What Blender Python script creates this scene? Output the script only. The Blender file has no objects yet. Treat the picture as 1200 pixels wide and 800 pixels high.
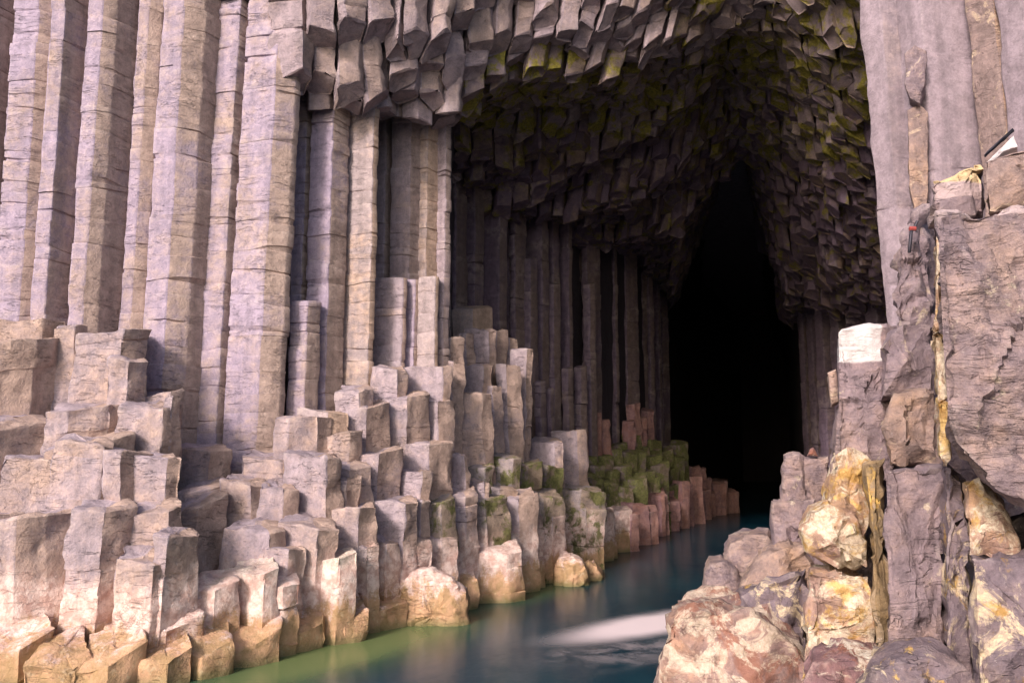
import bpy, bmesh, math, random
from mathutils import Vector, Matrix, noise
R = random.Random(7)
H = 4.0; F = 1000.0; PITCH = math.atan(130 / F)
CT, ST = math.cos(PITCH), math.sin(PITCH)
sc = bpy.context.scene
col = sc.collection

# ------------------------------------------------------------------ places
def at(px, py, Y):
    a = (px - 600) / F; b = (400 - py) / F
    t = Y / (CT - b * ST)
    return Vector((a * t, Y, H + t * (ST + b * CT)))
def zat(py, Y): return at(600, py, Y).z
def proj(p):
    f = p.y * CT + (p.z - H) * ST; u = -p.y * ST + (p.z - H) * CT
    return 600 + F * p.x / f, 400 - F * u / f
def lerp(a, b, t): return a + (b - a) * t
def interp(x, tab):
    if x <= tab[0][0]: return tab[0][1]
    for (x0, y0), (x1, y1) in zip(tab, tab[1:]):
        if x <= x1: return lerp(y0, y1, (x - x0) / (x1 - x0))
    return tab[-1][1]

# ------------------------------------------------------------------ materials
def new_mat(name):
    m = bpy.data.materials.new(name); m.use_nodes = True
    nt = m.node_tree; nt.nodes.clear()
    return m, nt
class G:
    def __init__(s, nt): s.nt = nt; s.pos = None
    def n(s, t, **k):
        x = s.nt.nodes.new(t)
        for a, v in k.items(): setattr(x, a, v)
        return x
    def link(s, a, b): s.nt.links.new(a, b)
    def put(s, sock, v):
        if isinstance(v, bpy.types.NodeSocket): s.link(v, sock)
        elif isinstance(v, (tuple, list)) and len(v) == 3 and len(sock.default_value) == 4: sock.default_value = (*v, 1)
        else: sock.default_value = v
    def math(s, op, a, b=None, c=None, clamp=False):
        x = s.n('ShaderNodeMath', operation=op, use_clamp=clamp)
        s.put(x.inputs[0], a)
        if b is not None: s.put(x.inputs[1], b)
        if c is not None: s.put(x.inputs[2], c)
        return x.outputs[0]
    def ss(s, v, lo, hi, o0=0.0, o1=1.0):
        x = s.n('ShaderNodeMapRange', interpolation_type='SMOOTHSTEP')
        s.put(x.inputs[0], v); s.put(x.inputs[1], lo); s.put(x.inputs[2], hi); s.put(x.inputs[3], o0); s.put(x.inputs[4], o1)
        return x.outputs[0]
    def mix(s, f, a, b, mode='MIX'):
        x = s.n('ShaderNodeMix', data_type='RGBA', blend_type=mode)
        s.put(x.inputs[0], f); s.put(x.inputs[6], a); s.put(x.inputs[7], b)
        return x.outputs[2]
    def position(s):
        if s.pos is None: s.pos = s.n('ShaderNodeNewGeometry')
        return s.pos.outputs['Position']
    def map(s, scale=(1, 1, 1), rot=(0, 0, 0), loc=(0, 0, 0), typ='POINT', vec=None):
        x = s.n('ShaderNodeMapping', vector_type=typ)
        s.link(vec or s.position(), x.inputs[0])
        x.inputs[1].default_value = loc; x.inputs[2].default_value = rot; x.inputs[3].default_value = scale
        return x.outputs[0]
    def noise(s, scale, detail=5, rough=.6, vec=None, dist=0.0, stretch=None):
        x = s.n('ShaderNodeTexNoise'); x.inputs['Scale'].default_value = scale
        x.inputs['Detail'].default_value = detail; x.inputs['Roughness'].default_value = rough; x.inputs['Distortion'].default_value = dist
        if stretch: vec = s.map(stretch)
        s.link(vec or s.position(), x.inputs['Vector'])
        return x.outputs['Fac']

def rock_mat(name, cold=(.185, .155, .185), warm=(.23, .175, .145), bias=.5, tide=False, moss=0.0, mosscol=(.10, .105, .012),
             lichen=0.0, lichcol=(.55, .36, .10), pale=0.0, palecol=(.62, .56, .47), wear=.25, rough=.85, bump=1.0, gain=1.0, rust=0.0, streak=.5, cracks=.5, moss_top=False, wrinkle=0.0, patches=()):
    m, nt = new_mat(name); g = G(nt)
    P = g.position(); z = g.n('ShaderNodeSeparateXYZ'); g.link(P, z.inputs[0]); Z = z.outputs[2]
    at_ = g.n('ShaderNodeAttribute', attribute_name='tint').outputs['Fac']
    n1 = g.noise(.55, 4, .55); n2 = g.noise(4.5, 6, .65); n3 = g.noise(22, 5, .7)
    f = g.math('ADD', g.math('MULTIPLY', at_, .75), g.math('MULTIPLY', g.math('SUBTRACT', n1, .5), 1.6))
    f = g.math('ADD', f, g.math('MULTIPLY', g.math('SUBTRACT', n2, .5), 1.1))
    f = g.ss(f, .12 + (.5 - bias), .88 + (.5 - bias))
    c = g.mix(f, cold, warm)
    # mineral value variation, vertical weather streaks
    val = g.math('ADD', g.ss(n2, .25, .75, .74, 1.2), g.ss(n3, .3, .7, -.12, .12))
    st = g.noise(1.0, 5, .6, stretch=(3.2, 3.2, .22))
    val = g.math('MULTIPLY', val, g.ss(st, .3, .62, 1 - .32 * streak, 1.06))
    # hairline cracks lying mostly across the columns
    ck = g.noise(1.0, 4, .62, stretch=(.9, .9, 4.5), dist=.6)
    ck = g.math('ABSOLUTE', g.math('SUBTRACT', ck, .5))
    ckm = g.ss(ck, .0, .010, .8, 0)
    ckm = g.math('MULTIPLY', ckm, g.ss(g.noise(1.3, 2, .5), .42, .6))
    ck2 = g.math('ABSOLUTE', g.math('SUBTRACT', g.noise(1.9, 5, .6, dist=1.0), .47))
    ck2 = g.math('MULTIPLY', g.ss(ck2, 0, .008, .6, 0), g.ss(n1, .52, .66))
    cr = g.math('MAXIMUM', ckm, ck2)
    val = g.math('MULTIPLY', val, g.ss(cr, 0, 1, 1, 1 - .6 * cracks))
    val = g.math('MULTIPLY', val, gain)
    vv = g.n('ShaderNodeCombineColor'); [g.link(val, vv.inputs[i]) for i in range(3)]
    c = g.mix(1.0, c, vv.outputs[0], 'MULTIPLY')
    # worn pale arrises
    pt = g.pos.outputs['Pointiness']
    w = g.math('MULTIPLY', g.ss(pt, .515, .58), g.ss(n2, .35, .6))
    c = g.mix(g.math('MULTIPLY', w, wear), c, (.50, .42, .38))
    # pale salt freckles
    c = g.mix(g.math('MULTIPLY', g.ss(g.noise(34, 3, .6), .63, .72), .35), c, (.48, .42, .40))
    if rust:
        r_ = g.noise(1.7, 5, .65, dist=.8)
        c = g.mix(g.math('MULTIPLY', g.ss(r_, .5, .62), rust), c, (.27, .10, .055))
    if pale:
        p_ = g.noise(2.1, 8, .72, dist=.9)
        hi = .70 - .3 * pale
        c = g.mix(g.math('MULTIPLY', g.ss(p_, hi - .05, hi + .03), .92), c, g.mix(g.ss(n3, .35, .65), palecol, (.42, .33, .25)))
    if lichen:
        l_ = g.noise(2.6, 8, .7, dist=.5)
        hi = .72 - .34 * lichen
        c = g.mix(g.math('MULTIPLY', g.ss(l_, hi - .06, hi + .04), .9), c, g.mix(g.ss(g.noise(9, 4, .6), .4, .6), lichcol, (.34, .19, .05)))
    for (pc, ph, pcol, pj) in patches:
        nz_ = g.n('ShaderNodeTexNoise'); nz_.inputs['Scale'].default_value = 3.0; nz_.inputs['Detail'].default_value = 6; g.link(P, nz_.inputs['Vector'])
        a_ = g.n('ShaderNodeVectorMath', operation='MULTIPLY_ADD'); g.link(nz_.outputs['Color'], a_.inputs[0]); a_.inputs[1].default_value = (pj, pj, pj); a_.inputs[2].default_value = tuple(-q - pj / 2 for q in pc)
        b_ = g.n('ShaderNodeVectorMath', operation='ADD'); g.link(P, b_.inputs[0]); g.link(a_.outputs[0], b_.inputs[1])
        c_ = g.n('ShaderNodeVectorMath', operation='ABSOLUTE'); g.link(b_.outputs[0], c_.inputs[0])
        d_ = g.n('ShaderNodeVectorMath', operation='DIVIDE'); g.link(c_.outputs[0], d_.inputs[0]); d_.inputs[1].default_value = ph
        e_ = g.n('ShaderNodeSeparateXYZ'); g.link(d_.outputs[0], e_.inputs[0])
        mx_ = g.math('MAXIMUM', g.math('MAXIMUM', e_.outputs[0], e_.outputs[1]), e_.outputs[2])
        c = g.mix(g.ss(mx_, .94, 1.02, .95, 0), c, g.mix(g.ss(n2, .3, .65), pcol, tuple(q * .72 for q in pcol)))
    if tide:
        jag = g.math('ADD', g.math('MULTIPLY', g.math('SUBTRACT', g.noise(1.0, 7, .68, stretch=(2.2, 2.2, .7)), .5), 1.9), g.math('MULTIPLY', g.math('SUBTRACT', n3, .5), .7))
        zz = g.math('ADD', Z, jag)
        pk = g.mix(g.ss(g.noise(5, 5, .7), .38, .62), (.76, .60, .54), (.52, .34, .29))
        c = g.mix(g.math('MULTIPLY', g.ss(zz, 1.35, 2.0, 1, 0), .95), c, pk)
        og = g.mix(g.ss(g.noise(2.2, 6, .7), .36, .62), (.54, .32, .19), (.36, .23, .11))
        og = g.mix(g.ss(g.noise(7, 5, .7), .55, .68), og, (.50, .36, .22))
        c = g.mix(g.ss(zz, .6, .95, .95, 0), c, og)
        c = g.mix(g.ss(Z, .0, .25, .7, 0), c, (.13, .14, .055))
    if moss:
        mn = g.noise(1.5, 8, .68, dist=.4)
        hi = .72 - .36 * moss
        mk = g.ss(mn, hi - .05, hi + .05)
        if moss_top:
            nz = g.n('ShaderNodeSeparateXYZ'); g.link(g.pos.outputs['Normal'], nz.inputs[0])
            mk = g.math('MULTIPLY', mk, g.ss(nz.outputs[2], -.6, .5, .55, 1))
        c = g.mix(g.math('MULTIPLY', mk, .93), c, g.mix(g.ss(g.noise(12, 4, .6), .35, .65), mosscol, tuple(x * 1.9 for x in mosscol)))
    b = g.n('ShaderNodeBsdfPrincipled'); g.put(b.inputs['Base Color'], c)
    g.put(b.inputs['Roughness'], g.ss(n2, .3, .7, rough - .12, rough + .06))
    b.inputs['Specular IOR Level'].default_value = .3
    hgt = g.math('ADD', g.math('MULTIPLY', n2, .55), g.math('MULTIPLY', n3, .2))
    hgt = g.math('SUBTRACT', hgt, g.math('MULTIPLY', cr, .22))
    hgt = g.math('ADD', hgt, g.math('MULTIPLY', g.noise(70, 3, .6), .05))
    if wrinkle:
        wn = g.noise(1.0, 5, .55, stretch=(.8, .8, 2.6), dist=1.2)
        wn = g.math('SUBTRACT', 1, g.math('MULTIPLY', g.math('ABSOLUTE', g.math('SUBTRACT', wn, .5)), 5, clamp=True))
        hgt = g.math('SUBTRACT', hgt, g.math('MULTIPLY', g.math('MULTIPLY', wn, g.ss(n1, .4, .6, .3, 1)), .40 * wrinkle))
    bp = g.n('ShaderNodeBump'); bp.inputs['Strength'].default_value = .75 * bump; bp.inputs['Distance'].default_value = .10
    g.link(hgt, bp.inputs['Height']); g.link(bp.outputs[0], b.inputs['Normal'])
    o = g.n('ShaderNodeOutputMaterial'); g.link(b.outputs[0], o.inputs[0])
    return m

M = {}
M['cliff'] = rock_mat('weathered_cliff_basalt', cold=(.34, .275, .355), warm=(.37, .275, .235), bias=.5, bump=1.2, tide=False, streak=.5)
M['stump'] = rock_mat('wave_worn_basalt', cold=(.34, .275, .305), warm=(.41, .295, .245), bias=.55, tide=True, cracks=.6, bump=1.35)
M['stump_green'] = rock_mat('algae_streaked_basalt', cold=(.25, .21, .22), warm=(.29, .22, .17), bias=.6, tide=True, moss=.50, mosscol=(.075, .075, .024))
M['green'] = rock_mat('algae_covered_basalt', cold=(.17, .13, .14), warm=(.2, .15, .11), bias=.6, tide=True, moss=.70, mosscol=(.085, .088, .028))
M['ochre'] = rock_mat('yellowed_basalt', cold=(.34, .275, .28), warm=(.44, .31, .235), bias=.6)
M['inner'] = rock_mat('damp_cave_basalt', cold=(.15, .108, .15), warm=(.17, .122, .11), bias=.5, rough=.6, wear=.25)  # cave shade deepened by painting the wall basalt darker
M['over'] = rock_mat('overhang_basalt', cold=(.31, .245, .27), warm=(.33, .245, .22), bias=.45, moss=.0)
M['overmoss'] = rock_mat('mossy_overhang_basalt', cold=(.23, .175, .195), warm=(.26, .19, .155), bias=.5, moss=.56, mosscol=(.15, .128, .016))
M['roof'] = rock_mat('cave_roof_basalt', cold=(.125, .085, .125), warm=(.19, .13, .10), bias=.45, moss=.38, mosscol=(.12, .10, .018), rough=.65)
M['pinkish'] = rock_mat('red_algae_basalt', cold=(.30, .17, .18), warm=(.36, .20, .17), bias=.5, tide=False, rust=.3)
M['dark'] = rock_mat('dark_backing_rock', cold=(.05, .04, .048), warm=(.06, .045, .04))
M['right'] = rock_mat('smooth_lavender_basalt', cold=(.27, .215, .245), warm=(.30, .23, .225), bias=.35, streak=.8, bump=.7, cracks=.3)
M['near'] = rock_mat('near_grey_basalt', cold=(.225, .17, .19), warm=(.31, .215, .175), bias=.5, bump=1.3, cracks=.35, wrinkle=1.0, pale=.2, palecol=(.5, .42, .34))
M['near_tan'] = rock_mat('near_tan_basalt', cold=(.25, .18, .17), warm=(.36, .235, .165), bias=.6, bump=1.2, wrinkle=.6, pale=.3, palecol=(.52, .38, .28))
M['near_gold'] = rock_mat('gold_lichen_basalt', cold=(.30, .19, .16), warm=(.42, .26, .14), bias=.55, lichen=.44, lichcol=(.60, .40, .15), pale=.66, palecol=(.70, .60, .46), cracks=.6, wrinkle=.4)
M['near_cream'] = rock_mat('cream_lichen_rock', cold=(.24, .16, .15), warm=(.34, .20, .13), bias=.5, pale=.60, palecol=(.58, .47, .38), rust=.6, wrinkle=.5)
M['stump_white'] = rock_mat('whitewashed_basalt', cold=(.40, .31, .31), warm=(.47, .34, .29), bias=.55, pale=.8, palecol=(.72, .64, .56), tide=True)
M['near_patch'] = rock_mat('patched_basalt', cold=(.17, .13, .15), warm=(.23, .16, .13), bias=.45, wrinkle=.6, pale=.38, palecol=(.62, .5, .33), lichen=.3)
M['near_red'] = rock_mat('reddish_rock', cold=(.18, .10, .11), warm=(.26, .14, .11), bias=.5, pale=.35, rust=.7)
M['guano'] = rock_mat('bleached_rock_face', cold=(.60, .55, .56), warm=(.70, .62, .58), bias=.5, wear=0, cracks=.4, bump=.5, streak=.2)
M['ivory'] = rock_mat('yellow_lichen_face', cold=(.52, .38, .24), warm=(.60, .42, .20), bias=.5, wear=0, cracks=.2, bump=.5)  # sunlit yellow put straight into the base colours
M['gold_slab'] = rock_mat('golden_brown_slab', cold=(.25, .175, .10), warm=(.34, .225, .11), bias=.5, lichen=.3, streak=1.2)

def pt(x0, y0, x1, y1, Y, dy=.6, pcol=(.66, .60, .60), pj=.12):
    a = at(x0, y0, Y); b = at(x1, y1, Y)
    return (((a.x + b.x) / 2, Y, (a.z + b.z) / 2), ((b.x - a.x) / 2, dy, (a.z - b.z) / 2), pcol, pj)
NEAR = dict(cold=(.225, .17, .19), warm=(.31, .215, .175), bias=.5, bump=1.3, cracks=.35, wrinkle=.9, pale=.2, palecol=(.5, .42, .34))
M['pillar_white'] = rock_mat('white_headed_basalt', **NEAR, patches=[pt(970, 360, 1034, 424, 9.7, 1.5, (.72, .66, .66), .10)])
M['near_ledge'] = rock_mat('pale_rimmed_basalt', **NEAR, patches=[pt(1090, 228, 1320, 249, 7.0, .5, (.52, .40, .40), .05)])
M['ivory'] = rock_mat('yellow_topped_basalt', **NEAR, patches=[pt(1080, 200, 1160, 232, 8.2, 1.5, (.50, .38, .38), .2), pt(1070, 130, 1160, 214, 8.2, 1.5, (.66, .49, .28), .08)])  # yellow sunlight on the upper face, painted in as a colour patch
def plain(name, c, rough=.5, metal=0.0, bump=0):
    m, nt = new_mat(name); g = G(nt)
    b = g.n('ShaderNodeBsdfPrincipled')
    g.put(b.inputs['Base Color'], g.mix(g.ss(g.noise(30, 4), .3, .7), c, tuple(x * .6 for x in c)))
    b.inputs['Roughness'].default_value = rough; b.inputs['Metallic'].default_value = metal
    o = g.n('ShaderNodeOutputMaterial'); g.link(b.outputs[0], o.inputs[0]); return m
M['red'] = plain('red_paint', (.42, .08, .07)); M['iron'] = plain('dark_iron', (.05, .045, .06), .5, .6)

# ------------------------------------------------------------------ mesh helpers
def finish(name, bm, mat, disp=None, ang=38, parent=None, origin=None):
    bm.normal_update()
    if disp:
        amp, sc_ = disp[:2]; hard = disp[2] if len(disp) > 2 else .5; step = disp[3] if len(disp) > 3 else 0
        mv = []
        for v in bm.verts:
            p = v.co
            n_ = noise.fractal(p * sc_, .9, 2.1, 4)
            if hard:
                q = p * sc_ * .8
                dd = noise.voronoi(q)[0]
                n_ += hard * (dd[1] - dd[0] - .35) * 1.5
            d_ = v.normal * amp * n_
            if step:
                q = Vector((p.x * 2.6 + p.z * .35, p.y * 2.6, p.z * 1.9 - p.x * .4)) + noise.noise_vector(p * 1.1) * .35
                d_ += v.normal * step * (noise.cell(q) - .5) + v.normal * step * .5 * (noise.cell(q * 2.3 + Vector((7, 3, 1))) - .5)
            mv.append(d_)
        for v, d in zip(bm.verts, mv): v.co += d
    me = bpy.data.meshes.new(name)
    if origin is None:
        c = sum((v.co for v in bm.verts), Vector()) / len(bm.verts)
        origin = Vector((c.x, c.y, min(v.co.z for v in bm.verts)))
    bmesh.ops.translate(bm, verts=bm.verts, vec=-origin)
    bm.to_mesh(me); bm.free()
    for p in me.polygons: p.use_smooth = True
    me.set_sharp_from_angle(angle=math.radians(ang))
    me.materials.append(mat)
    o = bpy.data.objects.new(name, me); col.objects.link(o)
    o.location = origin
    if parent is not None:
        o.parent = parent; o.location = origin - parent.location
    return o

def resample(poly, s, cham=.0):
    out = []; n = len(poly)
    for i in range(n):
        a, b, c_ = poly[i - 1], poly[i], poly[(i + 1) % n]
        if cham:
            d0 = (a - b); d1 = (c_ - b)
            ca = min(cham, d0.length * .3); cb = min(cham, d1.length * .3)
            p0 = b + d0.normalized() * ca; p1 = b + d1.normalized() * cb
            out.append((p0, i)); out.append((b * .5 + (p0 + p1) * .25, i))
        else: p1 = b; 
        if cham: start = p1
        else: start = b
        # end of this edge
        e = c_ + (b - c_).normalized() * min(cham, (b - c_).length * .3) if cham else c_
        k = max(1, round((e - start).length / s))
        for j in range(k): out.append((start.lerp(e, j / k), i + 1))
    return out

def prism(name, poly, z0, z1, mat, seg=.5, vs=.22, lean=(0, 0), zref=None, groove=.022, jit=.012, amp=.03, nscale=1.3,
          cap_top=True, cap_bot=False, tilt=(0, 0), rnd=.05, disp=True, warm_right=True, rr=None, joints=True, hard=.35, vz=None, tintbase=.0, taper=0, step=0):
    """irregular polygonal column with cross joints"""
    rr = rr or R
    cen = sum(poly, Vector((0, 0))) / len(poly)
    rs = resample(poly, vs, cham=.045 * max(.4, vs / .2))
    pts = [p for p, _ in rs]; fid = [f for _, f in rs]; N = len(pts)
    size = max((p - cen).length for p in poly)
    zref = z0 if zref is None else zref
    facet_t = {}
    for i in range(len(poly) + 2):
        a = poly[(i - 1) % len(poly)]; b = poly[i % len(poly)]
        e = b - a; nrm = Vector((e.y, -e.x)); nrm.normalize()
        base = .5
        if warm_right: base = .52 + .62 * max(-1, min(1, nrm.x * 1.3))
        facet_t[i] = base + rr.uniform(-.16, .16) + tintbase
    # ring levels
    lev = []  # (z, inset, seg index)
    vz = vz or vs * 1.1
    z = z0; si = 0; gq = groove
    while z < z1 - 1e-4:
        h = seg * rr.choice((.45, .7, .9, 1.1, 1.5, 1.9)) * rr.uniform(.85, 1.15) if joints else (z1 - z0)
        if z + h > z1 - .25 * seg: h = z1 - z
        ze = z + h
        if si: lev.append((z + .004, gq, si)); lev.append((z + .03, 0, si))
        else: lev.append((z, 0, si))
        k = max(1, round((h - .06) / vz))
        for j in range(1, k): lev.append((z + .03 + (h - .06) * j / k, 0, si))
        last = ze >= z1 - 1e-4
        gq = groove * 1.9 * rr.random() ** 1.6
        if not last: lev.append((ze - .03, 0, si)); lev.append((ze - .004, gq, si))
        else: lev.append((z1 - rnd * 1.1, 0, si))
        z = ze; si += 1
    offs = [Vector((rr.gauss(0, jit), rr.gauss(0, jit))) for _ in range(si + 1)]
    scs = [1 + rr.gauss(0, jit * .7) for _ in range(si + 1)]
    jt = [(rr.uniform(-.11, .11), rr.uniform(-.11, .11)) for _ in range(si + 2)]
    segt = [rr.uniform(-.14, .14) for _ in range(si + 1)]
    bm = bmesh.new(); tl = bm.faces.layers.float.new('tint')
    def ring(z, inset, s, scale=1.0, tiltw=0.0):
        vv = []
        t = (z1 - z) / max(.01, z1 - z0)
        for p in pts:
            d = p - cen; L = d.length
            q = cen + d * (scs[s] * scale * (1 - inset * max(0, .9 + 2.4 * noise.noise(Vector((p.x * 2.2, p.y * 2.2, z * 3)))) / max(L, .05)) * (1 + taper * t)) + offs[s]
            # joints undulate a little
            w = (jt[s][0] * d.x + jt[s][1] * d.y + .035 * noise.noise(Vector((p.x * 1.7, p.y * 1.7, s * 5.3)))) * (0 if tiltw else 1)
            zz = z + w + (tilt[0] * d.x * scale + tilt[1] * d.y * scale) * tiltw
            vv.append(bm.verts.new((q.x + lean[0] * (zz - zref), q.y + lean[1] * (zz - zref), zz)))
        return vv
    rings = []
    topi = z1 - (rnd * 3 + .25)
    for (zz, ins, s) in lev:
        tw = 0.0
        if cap_top and any(tilt): tw = max(0, min(1, (zz - (z1 - 2.0 * size)) / (2.0 * size)))
        rings.append((ring(zz, ins, s, 1, tw), s))
    s = si - 1
    if cap_top:
        for scl, dz in ((1 - .03 - rnd * .25 / size, -rnd * .35), (1 - rnd * 1.3 / size - .04, 0), (.66, .01), (.36, .0), (.12, -.005)):
            scl = max(scl, .1)
            rings.append((ring(z1 + dz, 0, s, scl, 1.0 if any(tilt) else 0), s))
    for (a, s0), (b, s1) in zip(rings, rings[1:]):
        for i in range(N):
            f = bm.faces.new((a[i], a[(i + 1) % N], b[(i + 1) % N], b[i]))
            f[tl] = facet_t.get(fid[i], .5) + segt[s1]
    f = bm.faces.new(rings[-1][0]); f[tl] = .7
    fb = bm.faces.new(list(reversed(rings[0][0]))); fb[tl] = .5
    if cap_bot:
        bmesh.ops.inset_region(bm, faces=[fb], thickness=size * .12, depth=0)
        r_ = bmesh.ops.poke(bm, faces=[fb])
        for v in r_['verts']: v.co.z += rr.uniform(-.05, .12)
    ob = finish(name, bm, mat, (amp, nscale, hard, step) if disp else None)
    return ob

def colpoly(x0, x1, pyr, Y, ridge=.5, a=.35, b=.5, back=.8, r2=None, c=0.06):
    """plan outline of a column spanning photo columns x0..x1 with its arris at `ridge`"""
    L = at(x0, pyr, Y); Rr = at(x1, pyr, Y); w = Rr.x - L.x
    mid = Vector(((L.x + Rr.x) / 2, Y)); vdir = mid.normalized(); u = Vector((vdir.y, -vdir.x))
    o = Vector((L.x, Y))
    def P(s, v): 
        q = u * ((s - .5) * w) + vdir * (v * w) + mid
        return q
    pts = [P(0, a * ridge * 1.4), P(ridge, 0)]
    if r2: pts.append(P(r2, c))
    pts += [P(1, b * (1 - (r2 or ridge)) * 1.4 + (c if r2 else 0)), P(.86, back + .2), P(.18, back + .15)]
    return pts   # runs left, front, right, back: counter-clockwise from above

def tag(o, label, cat, group=None, kind='thing'):
    o['label'] = label; o['category'] = cat; o['kind'] = kind
    if group: o['group'] = group
def setting(o, label=None):
    o['kind'] = 'structure'
    if label: o['label'] = label

ORD = ['first', 'second', 'third', 'fourth', 'fifth', 'sixth', 'seventh', 'eighth', 'ninth', 'tenth', 'eleventh', 'twelfth', 'thirteenth', 'fourteenth', 'fifteenth', 'sixteenth', 'seventeenth', 'eighteenth', 'nineteenth']
TENS = {2: 'twent', 3: 'thirt', 4: 'fort', 5: 'fift'}
def ordw(n):
    if n <= 19: return ORD[n - 1]
    t, u = divmod(n, 10)
    return TENS[t] + 'ieth' if u == 0 else TENS[t] + 'y-' + ORD[u - 1]

# ------------------------------------------------------------------ tall cliff columns
# x0, x1 (at mid height), ridge, r2, top py, depth, material, colour words
cliff = [
    (-62, 2, .5, None, -260, 21.9, 'cliff', 'rose tinted column cut by the picture edge'),
    (0, 52, .50, .86, -260, 22.0, 'cliff', 'broad tan column with a narrow lavender edge'),
    (44, 97, .28, None, -260, 21.7, 'cliff', 'brown faced column with a narrow jointed lavender side'),
    (87, 151, .24, .50, -260, 21.9, 'cliff', 'column half lavender and half tan with a sharp arris'),
    (146, 182, .3, .74, -260, 22.4, 'cliff', 'notched lavender column above a dark deep crack'),
    (175, 243, .34, .72, -260, 22.0, 'cliff', 'wide lavender column with a brown lower side'),
    (238, 281, .60, None, -260, 22.5, 'cliff', 'slim pale column between two wide lavender ones'),
    (273, 341, .54, .9, -260, 22.2, 'cliff', 'big corner column with a knobbly jointed side'),
    (338, 364, .6, None, -60, 23.9, 'cliff', 'thin grey column tucked behind the corner column'),
    (360, 406, .55, None, -60, 23.6, 'cliff', 'pale recessed column with many close joints'),
    (403, 441, .82, None, -60, 24.0, 'ochre', 'yellowish recessed column lit below the overhang'),
    (438, 461, .5, None, -60, 26.4, 'over', 'narrow shaded column with dark missing blocks'),
    (456, 493, .62, None, -60, 25.9, 'over', 'dusky recessed column under the overhang shadow'),
    (490, 513, .4, None, -60, 26.1, 'ochre', 'slim tan column near the shadow line'),
    (510, 528, .6, None, -60, 26.3, 'over', 'thin column at the very edge of the shadowed cave'),
]
for i, (x0, x1, r, r2, yt, Y, mt, lb) in enumerate(cliff):
    rr = random.Random(100 + i)
    poly = colpoly(x0, x1, 300, Y, r, .42, .62, .8, r2, .05)
    o = prism('basalt_column', poly, -.5, 21.5 if i < 8 else zat(108, Y), M[mt], seg=.44 if i < 7 else .34, vs=.16, vz=.16, groove=.020,
              jit=.011, amp=.030, rr=rr, lean=(.004 * (i - 3) if i < 8 else 0, 0), zref=8)
    tag(o, lb + ' of the tall cliff' if len(lb.split()) < 12 else lb, 'rock column', 'tall columns of the cliff wall')

# half-height columns standing before the recess
half = [
    (340, 376, .55, 350, 22.9, 'cliff', 'half height grey column standing before the corner of the cliff'),
    (437, 476, .86, 322, 24.9, 'stump', 'broad pale half height column left in the recess under the overhang'),
    (474, 492, .6, 326, 25.3, 'cliff', 'narrow half height column squeezed between two broad ones'),
    (489, 514, .8, 322, 24.9, 'ochre', 'tan half height column with a flat khaki top'),
    (511, 527, .5, 324, 25.3, 'over', 'slim half height column at the shadow edge with a pale top'),
]
for i, (x0, x1, r, yt, Y, mt, lb) in enumerate(half):
    o = prism('basalt_column', colpoly(x0, x1, 380, Y, r, .35, .6, .9), -.5, zat(yt, Y), M[mt], seg=.5, vs=.16, rr=random.Random(150 + i), tilt=(.0, .12))
    tag(o, lb, 'rock column', 'half height columns')

# ------------------------------------------------------------------ inner left wall (in shade)
inner = [(526, 546, 33), (544, 566, 34.0), (560, 594, 34.2), (592, 600, 36.5), (597, 617, 36.0), (614, 643, 37.2), (640, 656, 38.6), (655, 671, 39.0), (668, 684, 41.6),
         (682, 704, 41.2), (702, 713, 44.5), (711, 724, 44.4), (723, 730, 47.5), (728, 748, 46.4), (747, 758, 50), (756, 766, 50.5), (764, 774, 53.5), (772, 783, 56)]
iw = ['broad', 'slim', 'plum coloured', 'dusky', 'damp']  # 'damp' stands for wall basalt painted darker as cave shade
for i, (x0, x1, Y) in enumerate(inner):
    rr = random.Random(200 + i)
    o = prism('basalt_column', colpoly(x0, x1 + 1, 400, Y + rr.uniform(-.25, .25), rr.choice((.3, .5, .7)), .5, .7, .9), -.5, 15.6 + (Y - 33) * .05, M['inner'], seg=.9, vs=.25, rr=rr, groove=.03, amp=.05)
    wd = (x1 - x0) / 1000 * Y
    tag(o, f"{'broad' if wd > .8 else 'slim' if wd < .55 else 'medium'} dark cave wall column, {ordw(i + 1)} inward from the sunlit cliff edge", 'rock column', 'dark columns of the inner cave wall')
# broken inner columns in front of the wall
brk = [(527, 578, 355, 31.0, 'ochre'), (612, 631, 300, 36.2, 'inner'), (640, 658, 330, 37.6, 'inner'), (658, 672, 430, 37.5, 'inner'), (672, 688, 428, 38.5, 'inner'), (626, 640, 445, 34.5, 'inner'),
       (640, 650, 455, 35, 'inner'), (684, 699, 330, 40, 'inner')]
for i, (x0, x1, yt, Y, mt) in enumerate(brk):
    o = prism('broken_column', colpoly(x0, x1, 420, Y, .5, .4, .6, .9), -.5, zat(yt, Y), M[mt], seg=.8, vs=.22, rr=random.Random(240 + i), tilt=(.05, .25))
    tag(o, 'khaki topped broken column at the foot of the dark cave wall' if i == 0 else f'short dark broken column before the cave wall, {ordw(i)} of its kind from the sunlit cliff', 'rock column', 'broken columns before the cave wall')

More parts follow.
